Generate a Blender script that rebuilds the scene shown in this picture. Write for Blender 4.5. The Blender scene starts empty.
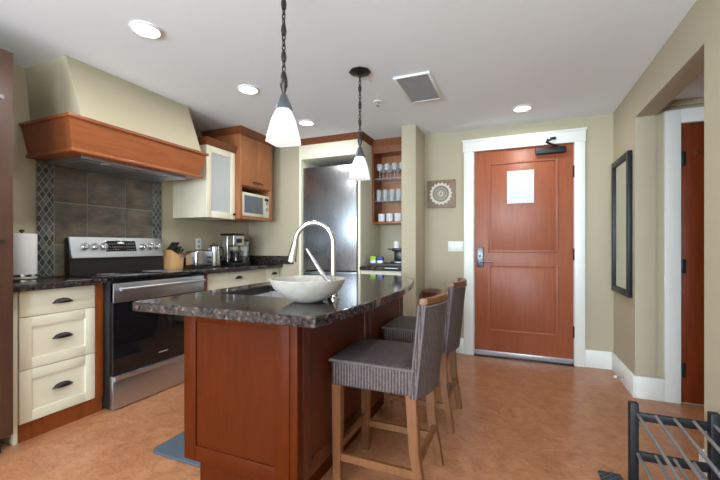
import bpy, bmesh, math, random
from mathutils import Vector, Matrix
random.seed(4)
PI = math.pi
scene = bpy.context.scene
COL = scene.collection
R = math.radians

# ------------------------------------------------------------------ camera, world, light, exposure
H = 1.15
YAW = math.atan(155.5/370)
cd = bpy.data.cameras.new('camera'); cd.sensor_width = 36; cd.lens = 18.5; cd.shift_y = 5.5/720; cd.clip_start = .02
cam = bpy.data.objects.new('camera', cd); COL.objects.link(cam)
cam.location = (0, 0, H); cam.rotation_euler = (PI/2, 0, YAW)
scene.camera = cam
w = bpy.data.worlds.new('world'); scene.world = w; w.use_nodes = True
w.node_tree.nodes['Background'].inputs[0].default_value = (.80, .90, 1, 1)
w.node_tree.nodes['Background'].inputs[1].default_value = 1.2
scene.view_settings.view_transform = 'Standard'; scene.view_settings.look = 'None'
scene.view_settings.gamma = 1; scene.view_settings.exposure = .08
def area(name, loc, rot, sx, sy, power, color, shape='RECTANGLE', spread=None):
    l = bpy.data.lights.new(name, 'AREA'); l.shape = shape; l.size = sx; l.size_y = sy; l.energy = power; l.color = color
    if spread: l.spread = spread
    o = bpy.data.objects.new(name, l); o.location = loc; o.rotation_euler = rot; COL.objects.link(o); return o
# daylight coming in through the two living-room windows behind the camera; then added fill
area('window_daylight', (-1.9, -2.96, 1.35), (R(90), 0, 0), 1.85, 1.45, 36, (.80, .91, 1))
area('window_daylight', (.42, -2.96, 1.35), (R(90), 0, 0), .72, 1.45, 26, (.80, .91, 1))
area('window_ground_bounce', (-1.9, -2.93, 1.3), (R(122), 0, 0), 1.85, 1.3, 195, (.72, .87, 1))  # this and the next: upward fill lamps added to brighten the ceiling
area('window_ground_bounce', (.42, -2.93, 1.3), (R(124), 0, 0), .72, 1.3, 90, (.72, .87, 1))
CEIL = 2.376
CANS = [(-1.93, 1.465), (-1.93, 2.335), (-1.92, 3.19), (.055, 3.60), (-2.0, -.2), (-.9, -.3), (0.1, 1.3), (-.6, -1.8)]
for i, (x, y) in enumerate(CANS):
    area('downlight_lamp', (x, y, CEIL-.03), (0, 0, 0), .12, .12, 6 if i != 3 else 5, (1, .96, .90), 'DISK')

# ------------------------------------------------------------------ node helpers and materials
def newmat(name):
    m = bpy.data.materials.new(name); m.use_nodes = True
    return m, m.node_tree, m.node_tree.nodes['Principled BSDF']
def c(r, g, b):
    f = lambda v: (v/255/12.92) if v/255 <= .04045 else ((v/255+.055)/1.055)**2.4
    return (f(r), f(g), f(b), 1)
def plain(name, col, rough=.5, metal=0, spec=None, **k):
    m, nt, b = newmat(name)
    b.inputs['Base Color'].default_value = col; b.inputs['Roughness'].default_value = rough; b.inputs['Metallic'].default_value = metal
    for kk, v in k.items(): b.inputs[kk].default_value = v
    return m
def nd(nt, t, **k):
    n = nt.nodes.new(t)
    for a, v in k.items():
        setattr(n, a, v)
    return n
def coords(nt, scale=(1, 1, 1), rot=(0, 0, 0)):
    tc = nd(nt, 'ShaderNodeTexCoord'); mp = nd(nt, 'ShaderNodeMapping')
    mp.inputs['Scale'].default_value = scale; mp.inputs['Rotation'].default_value = rot
    nt.links.new(tc.outputs['Object'], mp.inputs[0]); return mp.outputs[0]
def noise(nt, vec, scale, detail=4, rough=.55, dist=0):
    n = nd(nt, 'ShaderNodeTexNoise'); n.inputs['Scale'].default_value = scale; n.inputs['Detail'].default_value = detail
    n.inputs['Roughness'].default_value = rough; n.inputs['Distortion'].default_value = dist
    nt.links.new(vec, n.inputs['Vector']); return n
def ramp(nt, fac, stops):
    r = nd(nt, 'ShaderNodeValToRGB'); e = r.color_ramp.elements
    while len(e) < len(stops): e.new(.5)
    for i, (p, col) in enumerate(stops): e[i].position = p; e[i].color = col
    nt.links.new(fac, r.inputs[0]); return r
def bump(nt, b, h, strength=.2, dist=.002):
    n = nd(nt, 'ShaderNodeBump'); n.inputs['Strength'].default_value = strength; n.inputs['Distance'].default_value = dist
    nt.links.new(h, n.inputs['Height']); nt.links.new(n.outputs[0], b.inputs['Normal'])
def math_(nt, op, a, b_=None, c_=None):
    n = nd(nt, 'ShaderNodeMath', operation=op)
    for i, v in enumerate((a, b_, c_)):
        if v is None: continue
        if isinstance(v, (int, float)): n.inputs[i].default_value = v
        else: nt.links.new(v, n.inputs[i])
    return n.outputs[0]
def mixc(nt, fac, a, b_, mode='MIX'):
    n = nd(nt, 'ShaderNodeMix', data_type='RGBA', blend_type=mode)
    for s, v in ((n.inputs[0], fac), (n.inputs[6], a), (n.inputs[7], b_)):
        if isinstance(v, (int, float, tuple)): s.default_value = v
        else: nt.links.new(v, s)
    return n.outputs[2]
def wood(name, dark, mid, light, rough=.32, axis='z', scale=9, coat=0.0):
    g = lambda p: tuple(mid[i]+(p[i]-mid[i])*.6 for i in range(3))+(1,)
    dark, light = g(dark), g(light)
    m, nt, b = newmat(name)
    sc = {'z': (5, 5, .5), 'y': (5, .5, 5), 'x': (.5, 5, 5)}[axis]
    v = coords(nt, sc)
    n1 = noise(nt, v, scale, 6, .6, .6); n2 = noise(nt, coords(nt, (1, 1, 1)), 1.7, 2)
    r = ramp(nt, n1.outputs[0], [(.3, dark), (.5, mid), (.72, light)])
    col = mixc(nt, math_(nt, 'MULTIPLY', n2.outputs[0], .35), r.outputs[0], dark)
    nt.links.new(col, b.inputs['Base Color']); b.inputs['Roughness'].default_value = rough
    b.inputs['Coat Weight'].default_value = coat; b.inputs['Coat Roughness'].default_value = .15
    bump(nt, b, n1.outputs[0], .06, .001)
    return m
def paint(name, col, rough=.6, bs=.08, sc=220):
    m, nt, b = newmat(name)
    b.inputs['Base Color'].default_value = col; b.inputs['Roughness'].default_value = rough
    n = noise(nt, coords(nt), sc, 2); bump(nt, b, n.outputs[0], bs, .001); return m

M = {}
M['wall'] = paint('beige_wall_paint', c(182, 173, 149), .75, .12)
M['ceiling'] = paint('white_ceiling_paint', c(240, 249, 255), .85, .1)
M['white'] = paint('white_trim_paint', c(236, 240, 236), .35, .02)
M['cream'] = paint('cream_cabinet_paint', c(232, 229, 208), .38, .02)
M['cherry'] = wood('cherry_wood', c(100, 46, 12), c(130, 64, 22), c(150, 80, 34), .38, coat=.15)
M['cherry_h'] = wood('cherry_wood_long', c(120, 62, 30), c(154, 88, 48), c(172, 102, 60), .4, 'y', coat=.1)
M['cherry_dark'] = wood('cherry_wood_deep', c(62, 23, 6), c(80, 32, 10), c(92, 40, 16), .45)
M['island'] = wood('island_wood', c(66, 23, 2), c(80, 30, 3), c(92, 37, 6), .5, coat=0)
M['island'].node_tree.nodes['Principled BSDF'].inputs['Specular IOR Level'].default_value = .12
M['crownwood'] = wood('crown_wood', c(92, 50, 26), c(124, 70, 40), c(140, 84, 50), .42, 'y')
M['cabwood'] = wood('honey_cherry_wood', c(130, 78, 42), c(160, 102, 60), c(176, 120, 76), .4, coat=.1)
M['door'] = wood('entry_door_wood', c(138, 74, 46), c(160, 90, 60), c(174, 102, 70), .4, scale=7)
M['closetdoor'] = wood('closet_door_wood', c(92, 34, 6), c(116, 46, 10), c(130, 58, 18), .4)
M['pantry'] = wood('pantry_wood', c(72, 48, 38), c(88, 62, 50), c(100, 72, 58), .35)
M['stoolwood'] = wood('stool_wood', c(84, 50, 26), c(120, 76, 43), c(138, 91, 55), .42, scale=7)
M['tablewood'] = wood('dark_table_wood', c(60, 26, 16), c(84, 38, 24), c(100, 50, 32), .35)
M['blockwood'] = wood('beech_wood', c(196, 150, 96), c(216, 174, 118), c(228, 190, 136), .5)
M['steel'] = plain('stainless_steel', c(188, 194, 201), .38, 1)
M['rodsteel'] = plain('rod_steel', c(150, 152, 156), .38, .7)
M['sinksteel'] = plain('satin_steel', c(205, 206, 208), .4, .6)
M['brightsteel'] = plain('bright_steel', c(208, 210, 212), .24, 1)
M['chrome'] = plain('chrome', c(215, 217, 220), .12, 1)
M['bronze'] = plain('dark_bronze', c(62, 58, 58), .33, .8)
M['graymetal'] = plain('pewter_metal', c(112, 118, 126), .35, .9)
M['blackglass'] = plain('black_glass', (.006, .006, .007, 1), .06)
M['black'] = plain('black_plastic', (.012, .012, .013, 1), .35)
M['blackmetal'] = plain('black_metal', c(26, 30, 36), .45, .2)
M['plastic'] = plain('white_plastic', c(236, 238, 234), .35)
M['paper'] = paint('white_paper', c(232, 236, 240), .9, .3, 90)
M['red'] = plain('red_plastic', c(190, 30, 40), .4)
M['green'] = plain('green_card', c(150, 200, 30), .5)
M['blue'] = plain('blue_card', c(30, 60, 190), .5)
M['inner'] = plain('dark_cavity', c(28, 22, 20), .7)
M['grille'] = plain('vent_grey', c(150, 150, 152), .6)
M['threshold'] = plain('threshold_metal', c(205, 206, 212), .35, .6)
M['mirror'] = plain('mirror_glass', c(225, 228, 225), .02, 1)
M['porcelain'] = plain('white_porcelain', c(225, 228, 232), .15)
m, nt, b = newmat('frosted_glass'); M['frost'] = m
b.inputs['Base Color'].default_value = c(226, 234, 238); b.inputs['Roughness'].default_value = .2
b.inputs['Transmission Weight'].default_value = .42; b.inputs['IOR'].default_value = 1.2
m, nt, b = newmat('clear_glass'); M['glass'] = m
b.inputs['Base Color'].default_value = (.80, .86, .88, 1); b.inputs['Roughness'].default_value = .06; b.inputs['Alpha'].default_value = .30
def emis(name, col, s, base=(.8, .8, .8, 1)):
    m, nt, b = newmat(name); b.inputs['Base Color'].default_value = base
    b.inputs['Emission Color'].default_value = col; b.inputs['Emission Strength'].default_value = s; return m
M['lamp'] = emis('downlight_lens', (1, .95, .86, 1), 6)
M['shade'] = emis('pendant_glass', (.93, 1, .98, 1), .62)
M['display'] = emis('display_digits', (.9, .75, .4, 1), .12)
# granite
def granite(name, rough):
    m, nt, b = newmat(name); v = coords(nt)
    v1 = nd(nt, 'ShaderNodeTexVoronoi'); v1.inputs['Scale'].default_value = 95; v1.inputs['Randomness'].default_value = 1
    nt.links.new(v, v1.inputs['Vector'])
    n = noise(nt, v, 60, 4, .6); n2 = noise(nt, v, 14, 3, .5)
    sep = nd(nt, 'ShaderNodeSeparateColor'); nt.links.new(v1.outputs['Color'], sep.inputs[0])
    r1 = ramp(nt, sep.outputs[0], [(.0, c(18, 16, 20)), (.45, c(32, 29, 31)), (.70, c(58, 50, 49)), (.9, c(88, 74, 68)), (1, c(150, 126, 110))])
    r2 = ramp(nt, n.outputs[0], [(.42, c(24, 22, 27)), (.68, c(100, 88, 84))])
    col = mixc(nt, .45, r1.outputs[0], r2.outputs[0])
    col = mixc(nt, math_(nt, 'MULTIPLY', n2.outputs[0], .5), col, c(38, 34, 40))
    nt.links.new(col, b.inputs['Base Color']); b.inputs['Roughness'].default_value = rough; b.inputs['Specular IOR Level'].default_value = .5
    return m
M['granite'] = granite('dark_granite', .09)
# floor
m, nt, b = newmat('marbled_floor'); M['floor'] = m
v = coords(nt); n1 = noise(nt, v, 7, 8, .68, 1.2); n2 = noise(nt, coords(nt, (1, 2.6, 1)), 22, 6, .7, 1.5); n3 = noise(nt, v, 1.1, 2)
r = ramp(nt, n1.outputs[0], [(.3, c(138, 84, 54)), (.5, c(176, 119, 82)), (.7, c(200, 148, 110))])
r2 = ramp(nt, n2.outputs[0], [(.35, c(136, 80, 52)), (.6, c(198, 144, 106))])
col = mixc(nt, .4, r.outputs[0], r2.outputs[0])
col = mixc(nt, math_(nt, 'MULTIPLY', n3.outputs[0], .25), col, c(146, 88, 58))
nt.links.new(col, b.inputs['Base Color']); b.inputs['Roughness'].default_value = .3; b.inputs['Specular IOR Level'].default_value = .4
bump(nt, b, n2.outputs[0], .05, .001)
# slate
m, nt, b = newmat('slate_tile'); M['slate'] = m
v = coords(nt); n1 = noise(nt, v, 6, 6, .6, .5); n2 = noise(nt, v, 1.8, 2); n3 = noise(nt, coords(nt, (1, 1, 4)), 9, 5)
r = ramp(nt, n1.outputs[0], [(.3, c(66, 68, 66)), (.5, c(104, 102, 94)), (.68, c(134, 118, 102))])
r3 = ramp(nt, n3.outputs[0], [(.42, c(74, 78, 74)), (.62, c(132, 106, 86))])
col = mixc(nt, n2.outputs[0], r.outputs[0], r3.outputs[0])
nt.links.new(col, b.inputs['Base Color']); b.inputs['Roughness'].default_value = .28; bump(nt, b, n1.outputs[0], .5, .004)
M['grout'] = paint('tile_grout', c(150, 150, 142), .8)
# mosaic with diamonds
m, nt, b = newmat('diamond_mosaic'); M['mosaic'] = m
tc = nd(nt, 'ShaderNodeTexCoord'); sp = nd(nt, 'ShaderNodeSeparateXYZ'); nt.links.new(tc.outputs['Object'], sp.inputs[0])
y, z = sp.outputs[1], sp.outputs[2]; S = 1/.043
z6 = math_(nt, 'MULTIPLY', z, .62)
u = math_(nt, 'MULTIPLY', math_(nt, 'ADD', y, z6), S); vv = math_(nt, 'MULTIPLY', math_(nt, 'SUBTRACT', y, z6), S)
fu = math_(nt, 'FRACT', u); fv = math_(nt, 'FRACT', vv)
line = math_(nt, 'MAXIMUM', math_(nt, 'LESS_THAN', fu, .13), math_(nt, 'LESS_THAN', fv, .13))
cv = nd(nt, 'ShaderNodeCombineXYZ'); nt.links.new(math_(nt, 'FLOOR', u), cv.inputs[0]); nt.links.new(math_(nt, 'FLOOR', vv), cv.inputs[1])
wn = nd(nt, 'ShaderNodeTexWhiteNoise'); nt.links.new(cv.outputs[0], wn.inputs['Vector'])
r = ramp(nt, wn.outputs['Value'], [(0, c(44, 50, 54)), (.5, c(70, 80, 84)), (.8, c(92, 100, 100)), (1, c(112, 112, 100))])
nt.links.new(mixc(nt, line, r.outputs[0], c(150, 154, 148)), b.inputs['Base Color']); b.inputs['Roughness'].default_value = .35
# wicker
def wicker(name, ribaxis):
    m, nt, b = newmat(name); tc = nd(nt, 'ShaderNodeTexCoord'); sp = nd(nt, 'ShaderNodeSeparateXYZ'); nt.links.new(tc.outputs['Object'], sp.inputs[0])
    x, y, z = sp.outputs
    if ribaxis == 'v':
        a = math_(nt, 'SINE', math_(nt, 'MULTIPLY', math_(nt, 'ADD', x, y), 2*PI/.0145))
        d = math_(nt, 'SINE', math_(nt, 'MULTIPLY', z, 2*PI/.008))
    else:
        a = math_(nt, 'SINE', math_(nt, 'MULTIPLY', x, 2*PI/.009)); d = math_(nt, 'SINE', math_(nt, 'MULTIPLY', y, 2*PI/.02))
    h = math_(nt, 'ADD', math_(nt, 'MULTIPLY', a, .75), math_(nt, 'MULTIPLY', d, .25))
    f = math_(nt, 'MULTIPLY_ADD', h, .5, .5); n = noise(nt, tc.outputs['Object'], 70, 3)
    f2 = math_(nt, 'ADD', f, math_(nt, 'MULTIPLY_ADD', n.outputs[0], .8, -.4))
    r = ramp(nt, f2, [(.05, c(40, 34, 36)), (.55, c(84, 73, 73)), (1, c(116, 104, 102))])
    nt.links.new(r.outputs[0], b.inputs['Base Color']); b.inputs['Roughness'].default_value = .6
    bump(nt, b, f, .8, .004); return m
M['wicker_v'] = wicker('dark_wicker_ribbed', 'v'); M['wicker_h'] = wicker('dark_wicker_seat', 'h')
M['braid'] = plain('grey_braid', c(98, 88, 89), .7)
m, nt, b = newmat('stone_bowl'); M['stone'] = m
n1 = noise(nt, coords(nt), 30, 5, .7)
r = ramp(nt, n1.outputs[0], [(.3, c(160, 156, 148)), (.7, c(186, 182, 173))]); nt.links.new(r.outputs[0], b.inputs['Base Color']); b.inputs['Roughness'].default_value = .4
m, nt, b = newmat('doormat_weave'); M['doormat'] = m
tc = nd(nt, 'ShaderNodeTexCoord'); ck = nd(nt, 'ShaderNodeTexChecker'); ck.inputs['Scale'].default_value = 60
ck.inputs[1].default_value = c(40, 48, 56); ck.inputs[2].default_value = c(78, 88, 96); nt.links.new(tc.outputs['Object'], ck.inputs[0]); nt.links.new(ck.outputs[0], b.inputs['Base Color']); b.inputs['Roughness'].default_value = .9
M['rubbermat'] = paint('slate_blue_mat', c(70, 82, 92), .7, .4, 60)
m, nt, b = newmat('brushed_fridge'); M['fridge'] = m
n1 = noise(nt, coords(nt, (60, 60, 1)), 12, 3); b.inputs['Base Color'].default_value = c(136, 139, 143); b.inputs['Metallic'].default_value = 1
r = ramp(nt, n1.outputs[0], [(.3, (.25, .25, .25, 1)), (.7, (.30, .30, .30, 1))]); nt.links.new(r.outputs[0], b.inputs['Roughness']); b.inputs['Anisotropic'].default_value = .5
m, nt, b = newmat('carved_art_panel'); M['artwood'] = m
n1 = noise(nt, coords(nt), 60, 5, .7); r = ramp(nt, n1.outputs[0], [(.3, c(104, 84, 68)), (.7, c(158, 138, 118))]); nt.links.new(r.outputs[0], b.inputs['Base Color'])
M['artwhite'] = paint('whitewash', c(222, 214, 200), .8, .3, 120)
M['artgrey'] = paint('grey_wash', c(142, 136, 128), .8, .3, 120)
M['ink'] = plain('grey_print', c(192, 196, 208), .8)
M['mwwindow'] = plain('microwave_window', c(96, 106, 116), .12)
M['almond'] = plain('almond_plastic', c(208, 203, 186), .35)
M['dark_tray'] = plain('dark_tray', c(40, 30, 28), .4)

# ------------------------------------------------------------------ mesh helpers
def NB(): return bmesh.new()
def bx(bm, x0, x1, y0, y1, z0, z1, bev=0, seg=2):
    x0, x1 = sorted((x0, x1)); y0, y1 = sorted((y0, y1)); z0, z1 = sorted((z0, z1))
    t = bmesh.new(); bmesh.ops.create_cube(t, size=1)
    for v in t.verts: v.co = Vector(((x0+x1)/2+v.co.x*(x1-x0), (y0+y1)/2+v.co.y*(y1-y0), (z0+z1)/2+v.co.z*(z1-z0)))
    if bev: bmesh.ops.bevel(t, geom=t.edges[:], offset=min(bev, .45*min(x1-x0, y1-y0, z1-z0)), segments=seg, profile=.5, affect='EDGES')
    merge(bm, t); return bm
def merge(bm, t, mat=None):
    if mat is not None: bmesh.ops.transform(t, matrix=mat, verts=t.verts[:])
    me = bpy.data.meshes.new('tmp'); t.to_mesh(me); t.free(); bm.from_mesh(me); bpy.data.meshes.remove(me)
def tube(bm, pts, r, seg=10, closed=False, caps=True):
    pts = [Vector(p) for p in pts]; n = len(pts); rs = r if isinstance(r, (list, tuple)) else [r]*n
    rings = []; up = None
    for i, p in enumerate(pts):
        a = pts[i-1] if (i > 0 or closed) else p; b_ = pts[(i+1) % n] if (i < n-1 or closed) else p
        d = (b_-a).normalized()
        if up is None: up = d.orthogonal().normalized()
        up = (up-d*up.dot(d)).normalized(); s = d.cross(up)
        rings.append([bm.verts.new(p+(up*math.cos(2*PI*k/seg)+s*math.sin(2*PI*k/seg))*rs[i]) for k in range(seg)])
    for i in range(n if closed else n-1):
        A, B = rings[i], rings[(i+1) % n]
        for k in range(seg): bm.faces.new((A[k], A[(k+1) % seg], B[(k+1) % seg], B[k]))
    if caps and not closed: bm.faces.new(rings[0][::-1]); bm.faces.new(rings[-1])
    return bm
def lathe(bm, prof, cx=0, cy=0, seg=24, rot=0):
    rings = []
    for r, z in prof:
        if r < 1e-6: rings.append([bm.verts.new((cx, cy, z))])
        else: rings.append([bm.verts.new((cx+r*math.cos(rot+2*PI*k/seg), cy+r*math.sin(rot+2*PI*k/seg), z)) for k in range(seg)])
    for A, B in zip(rings, rings[1:]):
        for k in range(seg):
            k2 = (k+1) % seg
            if len(A) == 1 and len(B) == 1: continue
            if len(A) == 1: bm.faces.new((A[0], B[k2], B[k]))
            elif len(B) == 1: bm.faces.new((A[k], A[k2], B[0]))
            else: bm.faces.new((A[k], A[k2], B[k2], B[k]))
    if len(rings[0]) > 1: bm.faces.new(rings[0][::-1])
    if len(rings[-1]) > 1: bm.faces.new(rings[-1])
    bmesh.ops.recalc_face_normals(bm, faces=bm.faces[:])
    return bm
def prism(bm, poly, z0, z1, bev=0):
    t = bmesh.new(); vs = [t.verts.new((x, y, z0)) for x, y in poly]; f = t.faces.new(vs)
    e = bmesh.ops.extrude_face_region(t, geom=[f]); 
    for v in e['geom']:
        if isinstance(v, bmesh.types.BMVert): v.co.z = z1
    bmesh.ops.recalc_face_normals(t, faces=t.faces[:])
    if bev:
        ed = [e for e in t.edges if abs(e.verts[0].co.z-e.verts[1].co.z) < 1e-6]
        bmesh.ops.bevel(t, geom=ed, offset=bev, segments=2, profile=.5, affect='EDGES')
    merge(bm, t); return bm
def hexa(bm, P):          # eight corner points: bottom four, top four, same winding
    v = [bm.verts.new(p) for p in P]
    for f in ((3, 2, 1, 0), (4, 5, 6, 7), (0, 1, 5, 4), (1, 2, 6, 5), (2, 3, 7, 6), (3, 0, 4, 7)): bm.faces.new([v[i] for i in f])
    bmesh.ops.recalc_face_normals(bm, faces=bm.faces[:]); return bm
def obj(name, bm, mat, parent=None, kind=None, label=None, local=False, smooth=35):
    me = bpy.data.meshes.new(name)
    if parent is None:
        xs = [v.co for v in bm.verts]
        o0 = Vector(((min(v.x for v in xs)+max(v.x for v in xs))/2, (min(v.y for v in xs)+max(v.y for v in xs))/2, min(v.z for v in xs)))
    else:
        p = parent; o0 = Vector((0, 0, 0))
        while p: o0 += p.location; p = p.parent
    if not local or parent is None: bmesh.ops.translate(bm, verts=bm.verts[:], vec=-o0)
    bm.to_mesh(me); bm.free()
    me.materials.append(M[mat] if isinstance(mat, str) else mat)
    me.polygons.foreach_set('use_smooth', [True]*len(me.polygons))
    me.set_sharp_from_angle(angle=R(smooth))
    o = bpy.data.objects.new(name, me); COL.objects.link(o)
    if parent: o.parent = parent
    else: o.location = o0
    if kind: o['kind'] = kind
    if label: o['label'] = label
    return o
def tag(o, label, cat, group=None):
    o['label'] = label; o['category'] = cat
    if group: o['group'] = group
    return o
def thing(name, label, cat, loc=(0, 0, 0), rz=0, group=None):
    o = bpy.data.objects.new(name, None); COL.objects.link(o); o.location = loc; o.rotation_euler = (0, 0, rz); o.empty_display_size = .1
    return tag(o, label, cat, group)
def struct(name, bm, mat, parent=None): return obj(name, bm, mat, parent, kind=None if parent else 'structure')
def dup(o, loc=None, label=None, parent=None, rz=None):
    q = o.copy(); COL.objects.link(q)
    if parent: q.parent = parent
    for ch in list(o.children): dup(ch, parent=q)
    if loc is not None: q.location = loc
    if rz is not None: q.rotation_euler = (0, 0, rz)
    if label: q['label'] = label
    return q
def shaker(bm, ax, f, a0, a1, z0, z1, th=.02, fr=.05, rec=.009):
    """shaker front; its face lies at f, looking to +x (ax='x') or to -y (ax='y')"""
    def b_(u0, u1, w0, w1, d0, d1, bev=.0015):
        if ax == 'x': bx(bm, f-d1, f-d0, u0, u1, w0, w1, bev)
        else: bx(bm, u0, u1, f+d0, f+d1, w0, w1, bev)
    b_(a0, a0+fr, z0, z1, 0, th); b_(a1-fr, a1, z0, z1, 0, th)
    b_(a0+fr, a1-fr, z0, z0+fr, 0, th); b_(a0+fr, a1-fr, z1-fr, z1, 0, th)
    b_(a0+fr-.002, a1-fr+.002, z0+fr-.002, z1-fr+.002, rec, th, 0)
    return bm
def cup_pull(parent, x, y, z, s=1, ax='x'):
    t = bmesh.new(); bmesh.ops.create_uvsphere(t, u_segments=20, v_segments=12, radius=1)
    bmesh.ops.bisect_plane(t, geom=t.verts[:]+t.edges[:]+t.faces[:], plane_co=(0, 0, -.15), plane_no=(0, 0, -1), clear_outer=True)
    bmesh.ops.bisect_plane(t, geom=t.verts[:]+t.edges[:]+t.faces[:], plane_co=(0, 0, 0), plane_no=(-1, 0, 0), clear_outer=True)
    bmesh.ops.scale(t, verts=t.verts[:], vec=(.024*s, .052*s, .026*s))
    bx(t, -.001, .003, -.058*s, .058*s, -.005*s, .004*s, .001)
    bm = NB(); m_ = Matrix.Translation((x, y, z))
    if ax == 'y': m_ = m_ @ Matrix.Rotation(-PI/2, 4, 'Z')
    merge(bm, t, m_); return obj('cup_pull', bm, 'bronze', parent)

# ------------------------------------------------------------------ the setting
XW = -3.12; XR = .835; YD = 4.064; YB = 3.78; YREAR = -3.0
struct('floor', bx(NB(), -3.3, 2.6, -3.3, 5.2, -.1, 0), 'floor')
struct('ceiling', bx(NB(), -3.3, .97, -3.3, 5.2, CEIL, CEIL+.1), 'ceiling')
struct('wall_left', bx(NB(), XW-.12, XW, -3.15, YB+.1, 0, CEIL), 'wall')
b = NB(); bx(b, XR, .965, -3.15, 2.277, 0, CEIL); bx(b, XR, .965, 2.277, 3.39, 2.12, CEIL); bx(b, XR, .965, 3.39, YD, 0, CEIL)
struct('wall_right', b, 'wall')
b = NB(); bx(b, -1.09, -.42, YD, YD+.12, 0, CEIL); bx(b, .535, XR+.13, YD, YD+.12, 0, CEIL); bx(b, -.42, .535, YD, YD+.12, 2.16, CEIL)
struct('wall_entry', b, 'wall')
struct('wall_column', bx(NB(), -1.08, -.93, 3.67, YD+.4, 0, CEIL, .003), 'wall')
b = NB(); bx(b, XW-.1, -2.33, YB, YB+.1, 0, CEIL); bx(b, -2.36, -2.33, YB, 4.46, 0, CEIL)
struct('wall_kitchen', b, 'wall')
struct('wall_niche', bx(NB(), -2.36, -1.09, 4.36, 4.46, 0, CEIL), 'wall')
# rear wall with two windows (behind the camera)
b = NB(); bx(b, XW, -2.85, -3.15, YREAR, 0, CEIL); bx(b, -.95, .05, -3.15, YREAR, 0, CEIL); bx(b, .8, XR, -3.15, YREAR, 0, CEIL)
for a, q in ((-2.85, -.95), (.05, .8)): bx(b, a, q, -3.15, YREAR, 0, .6); bx(b, a, q, -3.15, YREAR, 2.1, CEIL)
struct('wall_rear', b, 'wall')
for i, (a, q) in enumerate(((-2.85, -.95), (.05, .8))):
    b = NB()
    for u0, u1, z0, z1 in ((a, a+.05, .6, 2.1), (q-.05, q, .6, 2.1), (a, q, .6, .65), (a, q, 2.05, 2.1), ((a+q)/2-.02, (a+q)/2+.02, .65, 2.05)): bx(b, u0, u1, -3.12, -3.04, z0, z1)
    struct('window_%d' % (i+1), b, 'white')
# alcove with the closet door
struct('wall_alcove', bx(NB(), .965, 2.4, 3.40, 3.5, 0, 2.5), 'wall')
b = NB(); bx(b, 2.4, 2.5, 2.0, 3.5, 0, 2.5); bx(b, .965, 2.4, 2.0, 2.1, 0, 2.5); struct('wall_closet', b, 'wall')
struct('ceiling_alcove', bx(NB(), .965, 2.5, 2.0, 3.5, 2.21, 2.3), 'ceiling')
b = NB(); bx(b, .965, 2.4, 3.375, 3.40, 2.165, 2.21, .004); struct('trim_2', b, 'wall')
b = NB(); bx(b, 1.012, 1.108, 3.375, 3.40, 0, 2.14, .003); bx(b, 1.108, 2.1, 3.375, 3.40, 2.04, 2.14, .003); struct('trim_3', b, 'white')
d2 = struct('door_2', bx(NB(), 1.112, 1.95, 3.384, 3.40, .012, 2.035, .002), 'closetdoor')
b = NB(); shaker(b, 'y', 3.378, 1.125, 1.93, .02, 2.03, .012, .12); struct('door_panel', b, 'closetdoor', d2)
for z in (1.78, 1.0, .25): struct('hinge', bx(NB(), 1.108, 1.132, 3.366, 3.386, z-.05, z+.05, .003), 'blackmetal', d2)
b = NB(); lathe(b, [(0, 0), (.01, 0), (.01, .012), (0, .012)], seg=12); bmesh.ops.transform(b, matrix=Matrix.Translation((1.2, 3.38, 1.82)) @ Matrix.Rotation(PI/2, 4, 'X'), verts=b.verts[:])
struct('peephole', b, 'chrome', d2)
# baseboards
def bb(name, parts):
    b = NB()
    for q in parts: bx(b, *q, 0, .165, .004)
    return struct(name, b, 'white')
bb('baseboard_entry', [(-.93, -.505, YD-.016, YD), (.607, XR, YD-.016, YD)])
bb('baseboard_right', [(XR-.016, XR, 3.374, YD-.016), (XR-.016, XR, -3, 2.277), (XR-.016, .965, 2.277, 2.293)])
bb('baseboard_alcove', [(XR, 1.012, 3.374, 3.39)])
bb('baseboard_column', [(-1.08, -.93, 3.654, 3.67), (-.93, -.914, 3.654, YD-.016)])
# entry door
b = NB(); 
bx(b, -.505, -.405, YD-.025, YD, 0, 2.16, .003); bx(b, .52, .607, YD-.025, YD, 0, 2.16, .003)
bx(b, -.515, .612, YD-.03, YD, 2.135, 2.24, .003); bx(b, -.525, .622, YD-.038, YD, 2.24, 2.262, .004)
bx(b, -.42, -.402, YD, YD+.1, 0, 2.16); bx(b, .517, .535, YD, YD+.1, 0, 2.16); bx(b, -.42, .535, YD, YD+.1, 2.14, 2.16)
struct('trim_1', b, 'white')
DF = YD+.004
door = struct('door_1', bx(NB(), -.398, .513, DF+.006, DF+.045, .03, 2.138, .002), 'door')
def pnl(z0, z1):
    b = NB(); a0, a1 = -.265, .385
    for u0, u1, w0, w1 in ((a0, a0+.022, z0, z1), (a1-.022, a1, z0, z1), (a0+.02, a1-.02, z0, z0+.022), (a0+.02, a1-.02, z1-.022, z1)):
        bx(b, u0, u1, DF-.004, DF+.012, w0, w1, .006, 3)
    bx(b, a0+.03, a1-.03, DF+.003, DF+.012, z0+.03, z1-.03, .003)
    return struct('door_panel', b, 'door', door)
pnl(1.078, 2.005); pnl(.262, .955)
def doorpart(name, bm, mat): return struct(name, bm, mat, door)
for z in (1.86, 1.065, .32): doorpart('hinge', tube(NB(), [(.517, DF-.002, z-.055), (.517, DF-.002, z+.055)], .009), 'bronze')
doorpart('door_sweep', bx(NB(), -.398, .513, DF-.012, DF+.006, .03, .058, .002), 'threshold')
h = doorpart('lock_plate', bx(NB(), -.375, -.305, DF-.010, DF+.006, .925, 1.13, .008), 'graymetal')
b = NB(); tube(b, [(-.335, DF-.008, 0.985), (-.335, DF-.05, 0.985)], .011); tube(b, [(-.338, DF-.05, 0.985), (-.29, DF-.052, 0.987), (-.215, DF-.048, 0.98)], [.012, .010, .008]); struct('lever_handle', b, 'graymetal', h)
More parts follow.
